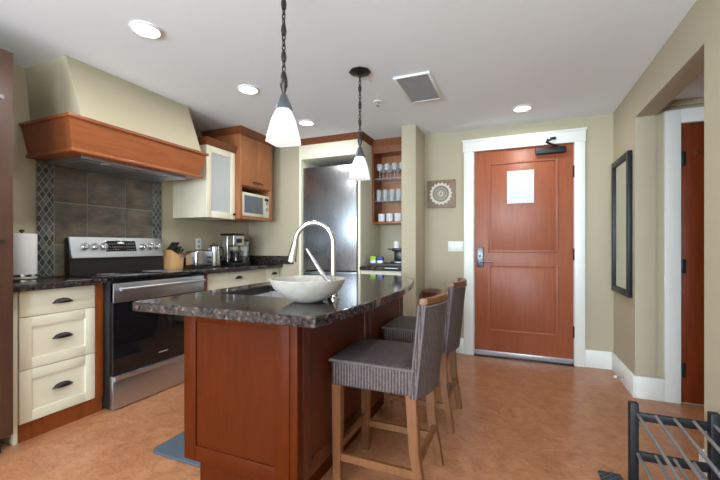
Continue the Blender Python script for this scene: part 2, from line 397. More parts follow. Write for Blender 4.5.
b = NB(); tube(b, [(-.345, DF-.008, 1.04), (-.345, DF-.018, 1.04)], .012); struct('keyhole', b, 'black', h)
# closer
cl = doorpart('door_closer', bx(NB(), .18, .445, DF-.06, DF+.006, 2.045, 2.105, .01), 'blackmetal')
b = NB(); tube(b, [(.37, DF-.04, 2.11), (.27, DF-.13, 2.135), (.285, DF-.12, 2.165)], .009); tube(b, [(.275, DF-.13, 2.14), (.34, DF-.045, 2.19)], .008); bx(b, .31, .36, DF-.05, DF-.03, 2.175, 2.2, .003)
struct('closer_arm', b, 'blackmetal', cl)
b = NB(); tube(b, [(.058, DF+.004, 1.54), (.058, DF-.004, 1.54)], .007); doorpart('peephole', b, 'bronze')
b = NB(); bx(b, -.40, .515, YD-.03, YD+.1, 0, .009, .002); struct('trim_4', b, 'bronze')
# notice
nt_ = thing('door_notice', 'white printed safety notice taped to upper panel of entry door', 'notice', (.045, DF-.006, 1.575))
obj('sheet', bx(NB(), -.125, .125, -.004, .001, 0, .33, .001), 'paper', nt_, local=True)
b = NB()
for i in range(11): bx(b, -.10, .10-.05*random.random(), -.0052, -.0038, .05+i*.020, .054+i*.020)
bx(b, -.03, .02, -.0052, -.0038, .30, .315)
obj('printed_lines', b, 'ink', nt_, local=True)

# ------------------------------------------------------------------ range hood and backsplash
hood = thing('range_hood', 'large wood mantle hood with tapered beige chimney over the range', 'range hood', (XW, 1.99, 1.74))
b = NB(); hexa(b, [(XW, 1.49, 1.98), (-2.56, 1.49, 1.98), (-2.56, 2.47, 1.98), (XW, 2.47, 1.98), (XW, 1.46, CEIL), (-2.668, 1.46, CEIL), (-2.668, 2.425, CEIL), (XW, 2.425, CEIL)])
obj('chimney', b, 'wall', hood)
b = NB(); hexa(b, [(XW, 1.475, 1.775), (-2.625, 1.475, 1.775), (-2.625, 2.505, 1.775), (XW, 2.505, 1.775), (XW, 1.435, 1.965), (-2.585, 1.435, 1.965), (-2.585, 2.55, 1.965), (XW, 2.55, 1.965)])
obj('mantle', b, 'cherry_h', hood)
obj('crown', bx(NB(), XW, -2.566, 1.42, 2.568, 1.962, 1.985, .005), 'cherry_h', hood)
obj('bottom_rail', bx(NB(), XW, -2.598, 1.459, 2.521, 1.755, 1.777, .004), 'cherry_h', hood)
b = NB(); bx(b, XW+.02, -2.68, 1.56, 2.42, 1.735, 1.757, .003)
for i in range(2): bx(b, XW+.06, -2.72, 1.60+i*.41, 1.97+i*.41, 1.73, 1.737, .002)
obj('filter_insert', b, 'steel', hood)
for y_ in (1.75, 2.23): obj('hood_lamp', bx(NB(), -2.75, -2.70, y_-.03, y_+.03, 1.728, 1.736, .002), 'grille', hood)
bs = thing('tile_backsplash', 'slate tile backsplash with diamond mosaic borders behind the range', 'backsplash', (XW, 1.98, .925))
obj('grout_bed', bx(NB(), XW+.001, XW+.008, 1.520, 2.517, .928, 1.752), 'grout', bs)
b = NB()
Yg = [1.627, 1.854, 2.167, 2.420]; Zg = [.928, 1.155, 1.469, 1.752]
for y0, y1 in zip(Yg, Yg[1:]):
    for z0, z1 in zip(Zg, Zg[1:]): bx(b, XW+.004, XW+.014, y0+.004, y1-.004, z0+.004, z1-.004, .002)
obj('slate_tiles', b, 'slate', bs)
for y0, y1 in ((1.522, 1.622), (2.425, 2.515)): obj('mosaic_border', bx(NB(), XW+.004, XW+.015, y0, y1, .93, 1.751, .002), 'mosaic', bs)

# ------------------------------------------------------------------ tall pantry, base cabinets, counters
CT = .925; XF = -2.65
pa = thing('pantry_cabinet', 'tall dark wood pantry cabinet at the left edge of the kitchen', 'cabinet', (-2.8, .7, 0))
obj('carcass', bx(NB(), XW+.002, -2.58, .25, 1.146, .1, 2.22, .003), 'pantry', pa)
obj('toe_kick', bx(NB(), XW+.002, -2.63, .27, 1.12, 0, .1), 'black', pa)
dr = obj('door', bx(NB(), -2.579, -2.56, .26, 1.144, .105, 2.215, .003), 'pantry', pa)
for zz in (1.17, 1.95):
    b = NB(); tube(b, [(-2.562, 1.085, zz), (-2.55, 1.085, zz), (-2.54, 1.085, zz)], [.006, .013, .012]); obj('knob', b, 'chrome', dr)
ca = thing('drawer_cabinet', 'cream three drawer base cabinet left of the range', 'cabinet', (-2.85, 1.4, 0))
b = NB(); bx(b, XW+.002, XF-.021, 1.205, 1.63, .105, CT-.04); obj('carcass', b, 'cream', ca)
obj('side_panel', bx(NB(), XW+.002, XF-.006, 1.185, 1.206, 0, CT-.04, .002), 'cream', ca)
for z0, z1 in ((.108, .416), (.42, .726), (.73, .88)):
    if z1 > .85: b = bx(NB(), XF-.02, XF, 1.212, 1.63, z0, z1, .003)
    else: b = shaker(NB(), 'x', XF, 1.212, 1.63, z0, z1, .02, .06)
    dr = obj('drawer', b, 'cream', ca); cup_pull(dr, XF, 1.435, (z0+z1)/2+(0 if z1 < .85 else -.012))
obj('filler_stile', bx(NB(), XW+.002, XF+.004, 1.632, 1.684, .1, CT-.04, .002), 'cherry', ca)
obj('toe_kick', bx(NB(), XW+.002, XF-.012, 1.207, 1.684, 0, .105), 'cherry', ca)
def counter(name, lab, parts, group=None):
    b = NB()
    for q in parts: bx(b, *q, .005)
    o = obj(name, b, 'granite'); tag(o, lab, 'countertop'); return o
counter('countertop', 'short dark granite countertop left of the range under paper towels', [(XW+.002, -2.6, 1.148, 1.684, CT-.04, CT)])
cr = thing('base_cabinet', 'cream base cabinet with drawers right of the range', 'cabinet', (-2.85, 3.1, 0))
obj('carcass', bx(NB(), XW+.002, XF-.021, 2.505, YB-.002, .1, CT-.04), 'cream', cr)
obj('filler_stile', bx(NB(), XF-.03, XF, 2.505, 2.63, .1, CT-.04, .002), 'cherry', cr)
for y0, y1, yp in ((2.635, 3.52, 3.06), (3.525, 3.77, 3.67)):
    dr = obj('drawer', bx(NB(), XF-.02, XF, y0, y1, .72, .882, .003), 'cream', cr); cup_pull(dr, XF, yp, .81)
    for a0, a1 in ((y0, (y0+y1)/2-.002), ((y0+y1)/2+.002, y1)):
        d_ = obj('door', shaker(NB(), 'x', XF, a0, a1, .11, .715), 'cream', cr)
        b = NB(); lathe(b, [(0, .64), (.014, .645), (.014, .66), (0, .665)], XF+.014, a1-.03 if a0 == y0 else a0+.03, 12); obj('knob', b, 'bronze', d_)
obj('toe_kick', bx(NB(), XW+.002, XF-.06, 2.505, YB-.002, 0, .1), 'cherry', cr)
lc = thing('countertop', 'long dark granite countertop with low backsplash right of the range', 'countertop', (-2.86, 3.1, CT-.04))
obj('slab', bx(NB(), XW+.002, -2.6, 2.504, YB-.001, CT-.04, CT, .005), 'granite', lc)
obj('backsplash_lip', bx(NB(), XW+.002, XW+.02, 2.53, YB-.02, CT, CT+.1, .002), 'granite', lc)
obj('backsplash_lip', bx(NB(), XW+.002, -2.45, YB-.02, YB-.001, CT, CT+.1, .002), 'granite', lc)

# ------------------------------------------------------------------ range
rg = thing('electric_range', 'stainless steel electric range with black glass oven door', 'stove', (-2.8, 2.077, 0))
y0, y1, xf = 1.69, 2.50, -2.56
obj('body', bx(NB(), XW+.02, xf-.035, y0, y1, .02, CT-.02, .004), 'black', rg)
obj('kick_gap', bx(NB(), XW+.03, xf-.06, y0+.02, y1-.02, 0, .03), 'black', rg)
obj('cooktop', bx(NB(), XW+.02, xf+.005, y0, y1, CT-.025, CT+.006, .006), 'blackglass', rg)
for bx_, by_, r_ in ((-2.68, 1.87, .10), (-2.68, 2.27, .085), (-2.88, 1.87, .075), (-2.88, 2.27, .095)):
    for rr in (r_, r_*.6): 
        obj('burner_ring', tube(NB(), [(bx_+rr*math.cos(a*PI/16), by_+rr*math.sin(a*PI/16), CT+.0062) for a in range(32)], .0012, 4, closed=True), 'grille', rg)
dr = obj('oven_door', bx(NB(), xf-.04, xf, y0+.004, y1-.004, .247, CT-.04, .004), 'blackglass', rg)
obj('door_trim', bx(NB(), xf-.03, xf+.006, y0+.004, y1-.004, .75, CT-.04, .004), 'steel', dr)
b = NB(); tube(b, [(xf+.042, y0+.03, .845), (xf+.042, y1-.03, .845)], .012, 12)
for yy in (y0+.06, y1-.06): bx(b, xf, xf+.042, yy-.014, yy+.014, .835, .855, .004)
obj('oven_handle', b, 'steel', dr)
obj('maker_mark', bx(NB(), xf-.002, xf+.001, 2.05, 2.13, .315, .322), 'grille', dr)
dw = obj('storage_drawer', bx(NB(), xf-.04, xf, y0+.004, y1-.004, .008, .24, .004), 'steel', rg)
b = NB(); hexa(b, [(xf-.01, y0+.01, .20), (xf+.014, y0+.01, .21), (xf+.014, y1-.01, .21), (xf-.01, y1-.01, .20), (xf-.01, y0+.01, .237), (xf+.018, y0+.01, .235), (xf+.018, y1-.01, .235), (xf-.01, y1-.01, .237)]); obj('drawer_lip', b, 'steel', dw)
# console
y1 -= .025; y0 -= .0
b = NB(); hexa(b, [(XW+.02, y0, CT), (XW+.085, y0, CT), (XW+.085, y1, CT), (XW+.02, y1, CT), (XW+.02, y0, 1.205), (XW+.06, y0, 1.205), (XW+.06, y1, 1.205), (XW+.02, y1, 1.205)]); obj('console_back', b, 'black', rg)
SX = XW+.100; lean = .04/.15
def cface(z): return SX-(z-1.065)*lean
b = NB(); hexa(b, [(XW+.05, y0+.005, 1.055), (cface(1.055), y0+.005, 1.055), (cface(1.055), y1-.005, 1.055), (XW+.05, y1-.005, 1.055), (XW+.05, y0+.005, 1.215), (cface(1.215), y0+.005, 1.215), (cface(1.215), y1-.005, 1.215), (XW+.05, y1-.005, 1.215)])
bmesh.ops.bevel(b, geom=b.edges[:], offset=.004, segments=2, affect='EDGES')
con = obj('control_panel', b, 'steel', rg)
def oncon(bm): bmesh.ops.transform(bm, matrix=Matrix.Translation((cface(1.14), 0, 1.14)) @ Matrix.Rotation(-math.atan(lean), 4, 'Y'), verts=bm.verts[:]); return bm
W_ = y1-y0
dp = obj('display', oncon(bx(NB(), -.002, .003, y0+.33*W_, y0+.66*W_, -.04, .05, .002)), 'blackglass', con)
b = NB()
for r_ in range(3):
    for k in range(12):
        if (r_ or not 4 < k < 8): bx(b, .003, .0036, y0+W_*(.345+.0255*k), y0+W_*(.345+.0255*k)+.01, -.03+.025*r_, -.025+.025*r_)
obj('button_marks', oncon(b), 'grille', dp)
obj('clock_digits', oncon(bx(NB(), .003, .0037, y0+.46*W_, y0+.53*W_, .025, .036)), 'display', dp)
for f_ in (.13, .225, .31, .735, .83, .92):
    b = NB(); tube(b, [(0, y0+f_*W_, 0), (.006, y0+f_*W_, 0), (.0061, y0+f_*W_, 0), (.026, y0+f_*W_, 0), (.030, y0+f_*W_, 0)], [.031, .031, .026, .024, .020], 20)
    bx(b, .024, .036, y0+f_*W_-.005, y0+f_*W_+.005, -.02, .02, .003)
    obj('control_knob', oncon(b), 'chrome', con)

# ------------------------------------------------------------------ wall cabinets
gc = thing('wall_cabinet', 'cream wall cabinet with frosted glass door beside the hood', 'cabinet', (-2.87, 2.85, 1.42))
gx = -2.685
b = NB(); y0, y1, z0, z1 = 2.655, 3.042, 1.42, 2.105
bx(b, XW, gx-.021, y0, y0+.018, z0, z1); bx(b, XW, gx-.021, y1-.018, y1, z0, z1); bx(b, XW, gx-.021, y0+.018, y1-.018, z0, z0+.018); bx(b, XW, gx-.021, y0+.018, y1-.018, z1-.018, z1); bx(b, XW, XW+.01, y0+.018, y1-.018, z0+.018, z1-.018)
obj('carcass', b, 'cream', gc)
for zz in (1.63, 1.86): obj('shelf', bx(NB(), XW+.01, gx-.0225, y0+.018, y1-.018, zz, zz+.018), 'cream', gc)
b = NB(); fr = .062
for u0, u1, w0, w1 in ((y0, y0+fr, z0, z1), (y1-fr, y1, z0, z1), (y0+fr, y1-fr, z0, z0+fr), (y0+fr, y1-fr, z1-fr, z1)): bx(b, gx-.02, gx, u0, u1, w0, w1, .002)
gd = obj('door', b, 'cream', gc)
obj('glass_pane', bx(NB(), gx-.014, gx-.008, y0+fr-.004, y1-fr+.004, z0+fr-.004, z1-fr+.004), 'frost', gd)
b = NB(); tube(b, [(gx, y1-.03, z0+.05), (gx+.014, y1-.03, z0+.05), (gx+.024, y1-.03, z0+.05)], [.006, .013, .010], 12); obj('knob', b, 'bronze', gd)
b = NB(); hexa(b, [(XW, y0-.005, z1), (gx+.004, y0-.005, z1), (gx+.004, y1, z1), (XW, y1, z1), (XW, y0-.028, z1+.065), (gx+.03, y0-.028, z1+.065), (gx+.03, y1, z1+.065), (XW, y1, z1+.065)]); obj('crown', b, 'crownwood', gc)
for k, (yy, zz, rr, hh) in enumerate(((2.76, 1.439, .035, .11), (2.86, 1.439, .035, .11), (2.94, 1.439, .03, .09), (2.78, 1.649, .04, .1), (2.90, 1.649, .04, .1), (2.80, 1.879, .045, .12))):
    g = NB(); lathe(g, [(rr*.8, zz), (rr, zz+hh), (rr-.004, zz+hh), (rr*.75, zz+.006)], -2.86, yy, 16)
    tag(obj('cup', g, 'porcelain'), ['white cup behind frosted glass, bottom shelf, nearest the hood', 'white cup behind frosted glass, middle of bottom shelf', 'small white cup behind frosted glass, bottom shelf, nearest the microwave', 'white cup behind frosted glass, middle shelf, hood side', 'white cup behind frosted glass, middle shelf, microwave side', 'tall white cup behind frosted glass on the top shelf'][k], 'cup', 'cups in the glass fronted cabinet')
mc = thing('microwave_cabinet', 'cherry wood wall cabinet with open microwave bay below', 'cabinet', (-2.83, 3.33, 1.43))
mx = -2.62; y0, y1 = 3.045, 3.59
b = NB()
bx(b, XW, mx-.003, y0, y0+.03, 1.43, 2.31, .002); bx(b, XW, mx-.003, y1-.03, y1, 1.43, 2.31, .002)
bx(b, XW, mx-.003, y0+.03, y1-.03, 1.43, 1.462); bx(b, XW, mx-.021, y0+.03, y1-.03, 1.775, 2.31); bx(b, XW, XW+.02, y0+.03, y1-.03, 1.462, 1.775)
obj('carcass', b, 'cabwood', mc)
for a0, a1, kk in ((y0+.005, (y0+y1)/2-.0015, 1), ((y0+y1)/2+.0015, y1-.005, -1)):
    d_ = obj('door', bx(NB(), mx-.02, mx, a0, a1, 1.785, 2.305, .003), 'cabwood', mc)
    yy = a1-.045 if kk == 1 else a0+.045
    b = NB(); tube(b, [(mx, yy-.03, 1.83), (mx+.022, yy-.026, 1.83), (mx+.022, yy+.026, 1.83), (mx, yy+.03, 1.83)], .006, 8); obj('pull', b, 'bronze', d_)
b = NB(); hexa(b, [(XW, y0-.003, 2.308), (mx+.003, y0-.003, 2.308), (mx+.003, y1+.003, 2.308), (XW, y1+.003, 2.308), (XW, y0-.04, CEIL-.001), (mx+.045, y0-.04, CEIL-.001), (mx+.045, y1+.04, CEIL-.001), (XW, y1+.04, CEIL-.001)]); obj('crown', b, 'crownwood', mc)
mw = thing('microwave', 'white countertop microwave inside the cherry cabinet bay', 'microwave', (-2.8, 3.33, 1.462))
a0, a1, q0, q1 = 3.09, 3.553, 1.465, 1.715; mf = -2.632
obj('housing', bx(NB(), -2.98, mf-.02, a0, a1, q0, q1, .006), 'almond', mw)
dd = obj('door', bx(NB(), mf-.02, mf, a0, a1-.11, q0, q1, .005), 'almond', mw)
obj('window', bx(NB(), mf-.002, mf+.002, a0+.03, a1-.125, q0+.035, q1-.03, .001), 'mwwindow', dd)
cp = obj('control_panel', bx(NB(), mf-.02, mf-.001, a1-.108, a1, q0, q1, .005), 'almond', mw)
for zz in (q0+.10, q0+.17): 
    b = NB(); tube(b, [(mf, a1-.055, zz), (mf+.014, a1-.055, zz)], .019, 16); obj('dial', b, 'grille', cp)
obj('display', bx(NB(), mf-.001, mf+.001, a1-.09, a1-.02, q1-.06, q1-.03), 'blackglass', cp)

# ------------------------------------------------------------------ fridge surround, fridge
fs = thing('fridge_surround', 'cream panel surround with cherry crown around the fridge', 'cabinet', (-1.94, 3.9, 0))
FY = 3.71
obj('side_panel', bx(NB(), -2.333, -2.305, FY, 4.36, 0, 2.315, .002), 'cream', fs)
obj('side_panel', bx(NB(), -1.585, -1.555, FY, 4.36, 0, 2.315, .002), 'cream', fs)
obj('top_panel', bx(NB(), -2.305, -1.585, FY+.001, 4.36, 2.15, 2.315, .002), 'cream', fs)
b = NB(); hexa(b, [(-2.333, FY-.004, 2.312), (-1.551, FY-.004, 2.312), (-1.551, 4.01, 2.312), (-2.333, 4.01, 2.312), (-2.333, FY-.045, CEIL-.001), (-1.51, FY-.045, CEIL-.001), (-1.51, 4.01, CEIL-.001), (-2.333, 4.01, CEIL-.001)]); obj('crown', b, 'crownwood', fs)
fg = thing('refrigerator', 'tall stainless steel refrigerator with bottom freezer drawer', 'refrigerator', (-1.945, 4.0, 0))
obj('body', bx(NB(), -2.295, -1.60, 3.80, 4.33, .02, 2.05, .004), 'blackmetal', fg)
fdr = obj('door', bx(NB(), -2.293, -1.607, 3.735, 3.797, .865, 2.055, .008, 3), 'fridge', fg)
frz = obj('freezer_drawer', bx(NB(), -2.293, -1.607, 3.735, 3.797, .08, .855, .008, 3), 'fridge', fg)
obj('recess_pull', bx(NB(), -1.78, -1.64, 3.728, 3.737, .735, .752, .002), 'black', frz)
obj('kick_plate', bx(NB(), -2.28, -1.61, 3.79, 3.80, 0, .075), 'black', fg)

# ------------------------------------------------------------------ niche: open glass cabinet, counter, coffee tray
nc = thing('glassware_cabinet', 'open cherry cabinet with glass shelves in the niche by the column', 'cabinet', (-1.32, 4.2, 1.40))
x0, x1, yf, yb, z0, z1 = -1.553, -1.092, 4.07, 4.355, 1.405, 2.27
obj('back_panel', bx(NB(), x0, x1, yb-.012, yb, z0, z1), 'cabwood', nc)
for a, q in ((x0, x0+.02), (x1-.02, x1)): obj('side_panel', bx(NB(), a, q, yf, yb-.012, z0, z1, .001), 'cherry', nc)
obj('bottom_panel', bx(NB(), x0+.02, x1-.02, yf, yb-.012, z0, z0+.022, .001), 'cherry_h', nc)
obj('top_panel', bx(NB(), x0+.02, x1-.02, yf, yb-.012, z1-.022, z1), 'cherry_h', nc)
b = NB(); bx(b, x0, x1, yf-.012, yf, z1-.045, z1+.04); hexa(b, [(x0, yf-.012, z1+.035), (x1, yf-.012, z1+.035), (x1, yb, z1+.035), (x0, yb, z1+.035), (x0, yf-.05, CEIL-.001), (x1, yf-.05, CEIL-.001), (x1, yb, CEIL-.001), (x0, yb, CEIL-.001)]); obj('crown', b, 'crownwood', nc)
SH = (1.665, 1.925)
for zz in SH: obj('glass_shelf', bx(NB(), x0+.022, x1-.022, yf+.01, yb-.014, zz, zz+.008, .001), 'glass', nc)
names = ['far left', 'second from left', 'third from left', 'fourth from left', 'fifth from left', 'far right']
def glass_row(kind, prof, zz, xs, shelf, what, mat, group, cat):
    base = None
    for r_, yy in enumerate((4.13, 4.25)):
        for i, xx in enumerate(xs):
            lab = '%s on the %s, %s, %s row' % (what, shelf, names[i], ('front', 'back')[r_])
            if base is None:
                base = thing(kind, lab, cat, (xx, yy, zz), 0, group); b = NB(); lathe(b, prof[0], seg=16); obj('bowl', b, mat, base, local=True)
                if len(prof) > 1: b = NB(); lathe(b, prof[1], seg=16); obj('stem', b, mat, base, local=True)
            else: dup(base, (xx, yy, zz), lab)
glass_row('wine_glass', [[(.006, .085), (.03, .10), (.037, .125), (.033, .175), (.030, .175), (.034, .125), (.027, .103), (0, .09)], [(.032, 0), (.032, .003), (.005, .008), (.004, .088)]], SH[1]+.008, (-1.48, -1.39, -1.30, -1.21), 'top glass shelf', 'stemmed wine glass', 'glass', 'wine glasses on the top shelf', 'glass')
base = None
for r_, yy in enumerate((4.125, 4.25)):
    for i, xx in enumerate((-1.49, -1.41, -1.33, -1.25, -1.17)):
        b = NB(); lathe(b, [(.027, 0), (.032, .13), (.029, .13), (.024, .008)], seg=16); bmesh.ops.translate(b, verts=b.verts[:], vec=(xx, yy, SH[0]+.009))
        lab = 'clear tall tumbler on the lower glass shelf, %s, %s row' % (names[i], ('front', 'back')[r_])
        if base is None: base = tag(obj('tumbler', b, 'glass'), lab, 'glass', 'tumblers on the lower glass shelf')
        else: b.free(); dup(base, (xx, yy, SH[0]+.009), lab)
base = None
for i, xx in enumerate((-1.46, -1.36, -1.26, -1.16)):
    lab = 'white coffee mug on the cabinet floor, %s' % names[i]
    if base is None:
        base = thing('mug', lab, 'mug', (xx, 4.14, z0+.022), 0, 'white mugs under the glasses')
        b = NB(); lathe(b, [(.03, 0), (.042, .01), (.042, .095), (.038, .095), (.038, .012)], seg=20); obj('cup_body', b, 'porcelain', base, local=True)
        b = NB(); tube(b, [(.028*math.cos(a)+0, -.04-.022*math.sin(a), .05+.028*math.cos(a)) if 0 else (0, -.04-.024*math.sin(a), .05+.028*math.cos(a)) for a in [PI*k/8 for k in range(9)]], .005, 8); obj('handle', b, 'porcelain', base, local=True)
    else: dup(base, (xx, 4.14, z0+.022), lab)
nb = thing('niche_cabinet', 'cream base cabinet under the granite in the niche', 'cabinet', (-1.32, 4.0, 0))
obj('carcass', bx(NB(), -1.553, -1.092, 3.73, 4.355, .1, CT-.04), 'cream', nb)
obj('toe_kick', bx(NB(), -1.553, -1.092, 3.78, 4.355, 0, .1), 'cherry', nb)
d_ = obj('drawer', bx(NB(), -1.55, -1.095, 3.71, 3.73, .72, .88, .003), 'cream', nb); cup_pull(d_, -1.32, 3.71, .80, 1, 'y')
for a0, a1 in ((-1.55, -1.324), (-1.32, -1.095)): obj('door', shaker(NB(), 'y', 3.71, a0, a1, .11, .715), 'cream', nb)
counter('countertop', 'small dark granite countertop in the niche beside the fridge', [(-1.553, -1.092, 3.68, 4.355, CT-.04, CT)])
ty = 3.86
tr = obj('serving_tray', prism(NB(), [(-1.50, 3.78), (-1.10, 3.78), (-1.10, 4.1), (-1.50, 4.1)], CT+.001, CT+.03, .004), 'dark_tray'); tag(tr, 'dark wooden tray holding coffee supplies in the niche', 'tray')
TZ = CT+.031
g1 = thing('tea_box', 'lime green and white tea packet box on the tray', 'box', (-1.455, 3.86, TZ)); obj('carton', bx(NB(), -.03, .03, -.03, .03, 0, .03, .002), 'plastic', g1, local=True); obj('printed_top', bx(NB(), -.031, .031, -.031, .031, .03, .075, .002), 'green', g1, local=True)
g2 = thing('sugar_box', 'blue and white sachet box on the tray', 'box', (-1.375, 3.86, TZ)); obj('carton', bx(NB(), -.03, .03, -.03, .03, 0, .03, .002), 'plastic', g2, local=True); obj('printed_top', bx(NB(), -.031, .031, -.031, .031, .03, .068, .002), 'blue', g2, local=True)
cm2 = thing('pod_coffee_machine', 'small black pod coffee machine on the niche tray', 'coffee machine', (-1.21, 3.98, TZ))
obj('base', bx(NB(), -.06, .06, -.09, .09, 0, .02, .006), 'black', cm2, local=True); obj('body', bx(NB(), -.05, .05, .0, .09, .02, .15, .012), 'black', cm2, local=True)
obj('brew_head', bx(NB(), -.055, .055, -.075, .09, .13, .165, .012), 'black', cm2, local=True)
b = NB(); tube(b, [(-.055, -.05, .15), (-.1, -.06, .155)], .007); obj('lever', b, 'black', cm2, local=True)
b = NB(); lathe(b, [(.035, .0), (.032, .075), (0, .075)], seg=16); bmesh.ops.translate(b, verts=b.verts[:], vec=(-1.23, 4.0, TZ+.166)); tag(obj('paper_cup_stack', b, 'paper'), 'white paper cups upside down on top of the pod coffee machine', 'cups')
b = NB(); lathe(b, [(.02, 0), (.045, .008), (.05, .02), (.046, .02), (.018, .006)], seg=20); bmesh.ops.translate(b, verts=b.verts[:], vec=(-1.16, 3.84, TZ)); tag(obj('saucer', b, 'porcelain'), 'shallow white dish at the front corner of the niche tray', 'dish')

# ------------------------------------------------------------------ things on the left and right counters
pt = thing('paper_towel_holder', 'white paper towel roll on a steel upright holder', 'paper towel', (-2.87, 1.325, CT))
b = NB(); lathe(b, [(.078, 0), (.078, .012), (.0, .016)], seg=32); obj('base', b, 'chrome', pt, local=True)
b = NB(); lathe(b, [(.076, .03), (.076, .045), (.07, .045), (.07, .03)], seg=32); obj('tension_ring', b, 'chrome', pt, local=True)
b = NB(); lathe(b, [(.02, .018), (.072, .018), (.074, .024), (.074, .295), (.071, .30), (.02, .30)], seg=36); obj('paper_roll', b, 'paper', pt, local=True)
b = NB(); tube(b, [(0, 0, .01), (0, 0, .315)], .006); lathe(b, [(0, .308), (.013, .312), (.013, .322), (0, .33)], seg=12); obj('center_rod', b, 'bronze', pt, local=True)
kb = thing('knife_block', 'light wood knife block with black handled knives beside the range', 'knife block', (-3.035, 2.568, CT), R(0))
kb.scale = (1, 1, 1)
b = NB(); hexa(b, [(-.055, -.06, 0), (.055, -.06, 0), (.055, .085, 0), (-.055, .085, 0), (-.055, -.05, .185), (.055, -.05, .185), (.055, .095, .105), (-.055, .095, .105)]); bmesh.ops.bevel(b, geom=b.edges[:], offset=.004, segments=2, affect='EDGES')
obj('block', b, 'blockwood', kb, local=True)
for i, (xx, yy) in enumerate(((-.036, -.03), (-.012, -.03), (.014, -.03), (.04, -.03), (-.03, .015), (0, .015), (.034, .015), (-.02, .055), (.02, .055))):
    zz = .185-(yy+.05)*.55; b = NB(); L = .105 if yy < 0 else .085; d = Vector((.12, .6, .8)).normalized(); p = Vector((xx, yy, zz-.005))
    tube(b, [p, p+d*.012, p+d*.05, p+d*L], [.008, .0095, .0085, .010], 8)
    obj('knife_handle', b, 'black', kb, local=True)
sc_ = thing('kitchen_scissors', 'red handled kitchen scissors stuck in the knife block front', 'scissors', (-2.985, 2.60, CT+.125))
for s in (-1, 1):
    b = NB(); tube(b, [(.018*s*0+.018*math.cos(a)+.0, .03+.0*a, 0) if 0 else (.02+.015*math.cos(a), .0+s*.017+.013*math.sin(a)+.02, .022) for a in [2*PI*k/14 for k in range(14)]], .004, 8, closed=True); obj('loop_handle', b, 'red', sc_, local=True)
obj('blade', bx(NB(), -.006, .008, .012, .026, -.03, .022, .001), 'steel', sc_, local=True)
for lab, yy, zz in (('white outlet plate on the wall above the toaster', 2.97, 1.11),):
    ol = thing('wall_outlet', lab, 'outlet', (XW, yy, zz)); obj('plate', bx(NB(), 0, .006, -.036, .036, 0, .115, .002), 'plastic', ol, local=True)
    for q in (.03, .078): obj('socket', bx(NB(), .005, .008, -.012, .012, q-.012, q+.016, .002), 'grille', ol, local=True)
to = thing('toaster', 'low stainless steel toaster on the right counter behind the range', 'toaster', (-2.882, 2.768, CT))
obj('base', bx(NB(), -.085, .085, -.13, .105, .0, .02, .006), 'black', to, local=True)
obj('shell', bx(NB(), -.075, .075, -.12, .10, .02, .18, .025, 4), 'brightsteel', to, local=True)
for s in (-.03, .03): obj('slot', bx(NB(), s-.012, s+.012, -.09, .075, .178, .1815), 'black', to, local=True)
lv = obj('lever', bx(NB(), .073, .086, .03, .06, .10, .118, .004), 'black', to, local=True)
b = NB(); tube(b, [(.074, .045, .06), (.088, .045, .06)], .014, 14); obj('browning_knob', b, 'black', to, local=True)
ke = thing('electric_kettle', 'stainless kettle with black lid between toaster and coffee maker', 'kettle', (-2.885, 2.955, CT)); ke.scale = (.95, .95, 1.1)
b = NB(); lathe(b, [(.07, 0), (.072, .018), (0, .018)], seg=24); obj('power_base', b, 'black', ke, local=True)
b = NB(); lathe(b, [(.066, .02), (.068, .05), (.054, .185), (.05, .195), (0, .197)], seg=28); obj('body', b, 'brightsteel', ke, local=True)
b = NB(); lathe(b, [(.05, .196), (.044, .208), (.012, .212), (.012, .224), (0, .226)], seg=24); obj('lid', b, 'black', ke, local=True)
b = NB(); tube(b, [(.02, .045, .19), (.035, .085, .185), (.04, .10, .14), (.035, .095, .08), (.03, .062, .06)], .009, 10); obj('handle', b, 'black', ke, local=True)
b = NB(); tube(b, [(-.01, -.05, .165), (-.015, -.07, .18)], [.016, .008], 10); obj('spout', b, 'steel', ke, local=True)
co = thing('coffee_maker', 'stainless steel drip coffee maker with glass carafe', 'coffee maker', (-2.90, 3.235, CT)); co.scale = (.85, .8, 1.13)
obj('base', bx(NB(), -.11, .12, -.10, .11, 0, .03, .008), 'black', co, local=True)
obj('water_tank', bx(NB(), -.11, .01, -.10, .11, .03, .30, .012, 3), 'brightsteel', co, local=True)
hd = obj('brew_head', bx(NB(), .008, .115, -.10, .11, .19, .30, .012, 3), 'brightsteel', co, local=True)
obj('panel', bx(NB(), .114, .118, -.05, .06, .225, .265, .001), 'blackglass', hd, local=True)
obj('lid', bx(NB(), -.112, .117, -.102, .112, .30, .315, .006), 'black', co, local=True)
ct = NB(); lathe(ct, [(.035, 0), (.05, .02), (.05, .07), (.038, .105), (.036, .105), (.046, .068), (.046, .022), (.0, .008)], .062, .01, 24); bmesh.ops.translate(ct, verts=ct.verts[:], vec=(0, 0, .032)); cf = obj('carafe', ct, 'blackglass', co, local=True)
b = NB(); lathe(b, [(.04, .138), (.038, .152), (0, .156)], .062, .01, 20); obj('carafe_lid', b, 'black', cf, local=True)
b = NB(); tube(b, [(.10, .04, .145), (.13, .06, .14), (.13, .06, .075), (.10, .04, .06)], .007, 8); obj('carafe_handle', b, 'black', cf, local=True)
bl = thing('blender', 'dark glass blender jug standing right of the coffee maker', 'blender', (-2.90, 3.43, CT))
b = NB(); lathe(b, [(.07, 0), (.07, .03), (.055, .09), (.045, .10), (0, .10)], seg=24); obj('motor_base', b, 'black', bl, local=True)
b = NB(); lathe(b, [(.042, .10), (.058, .26), (.062, .27), (.058, .27), (.038, .106)], seg=24); obj('jug', b, 'glass', bl, local=True)
b = NB(); lathe(b, [(.062, .27), (.06, .288), (.02, .29), (.02, .303), (0, .305)], seg=24); obj('lid', b, 'black', bl, local=True)
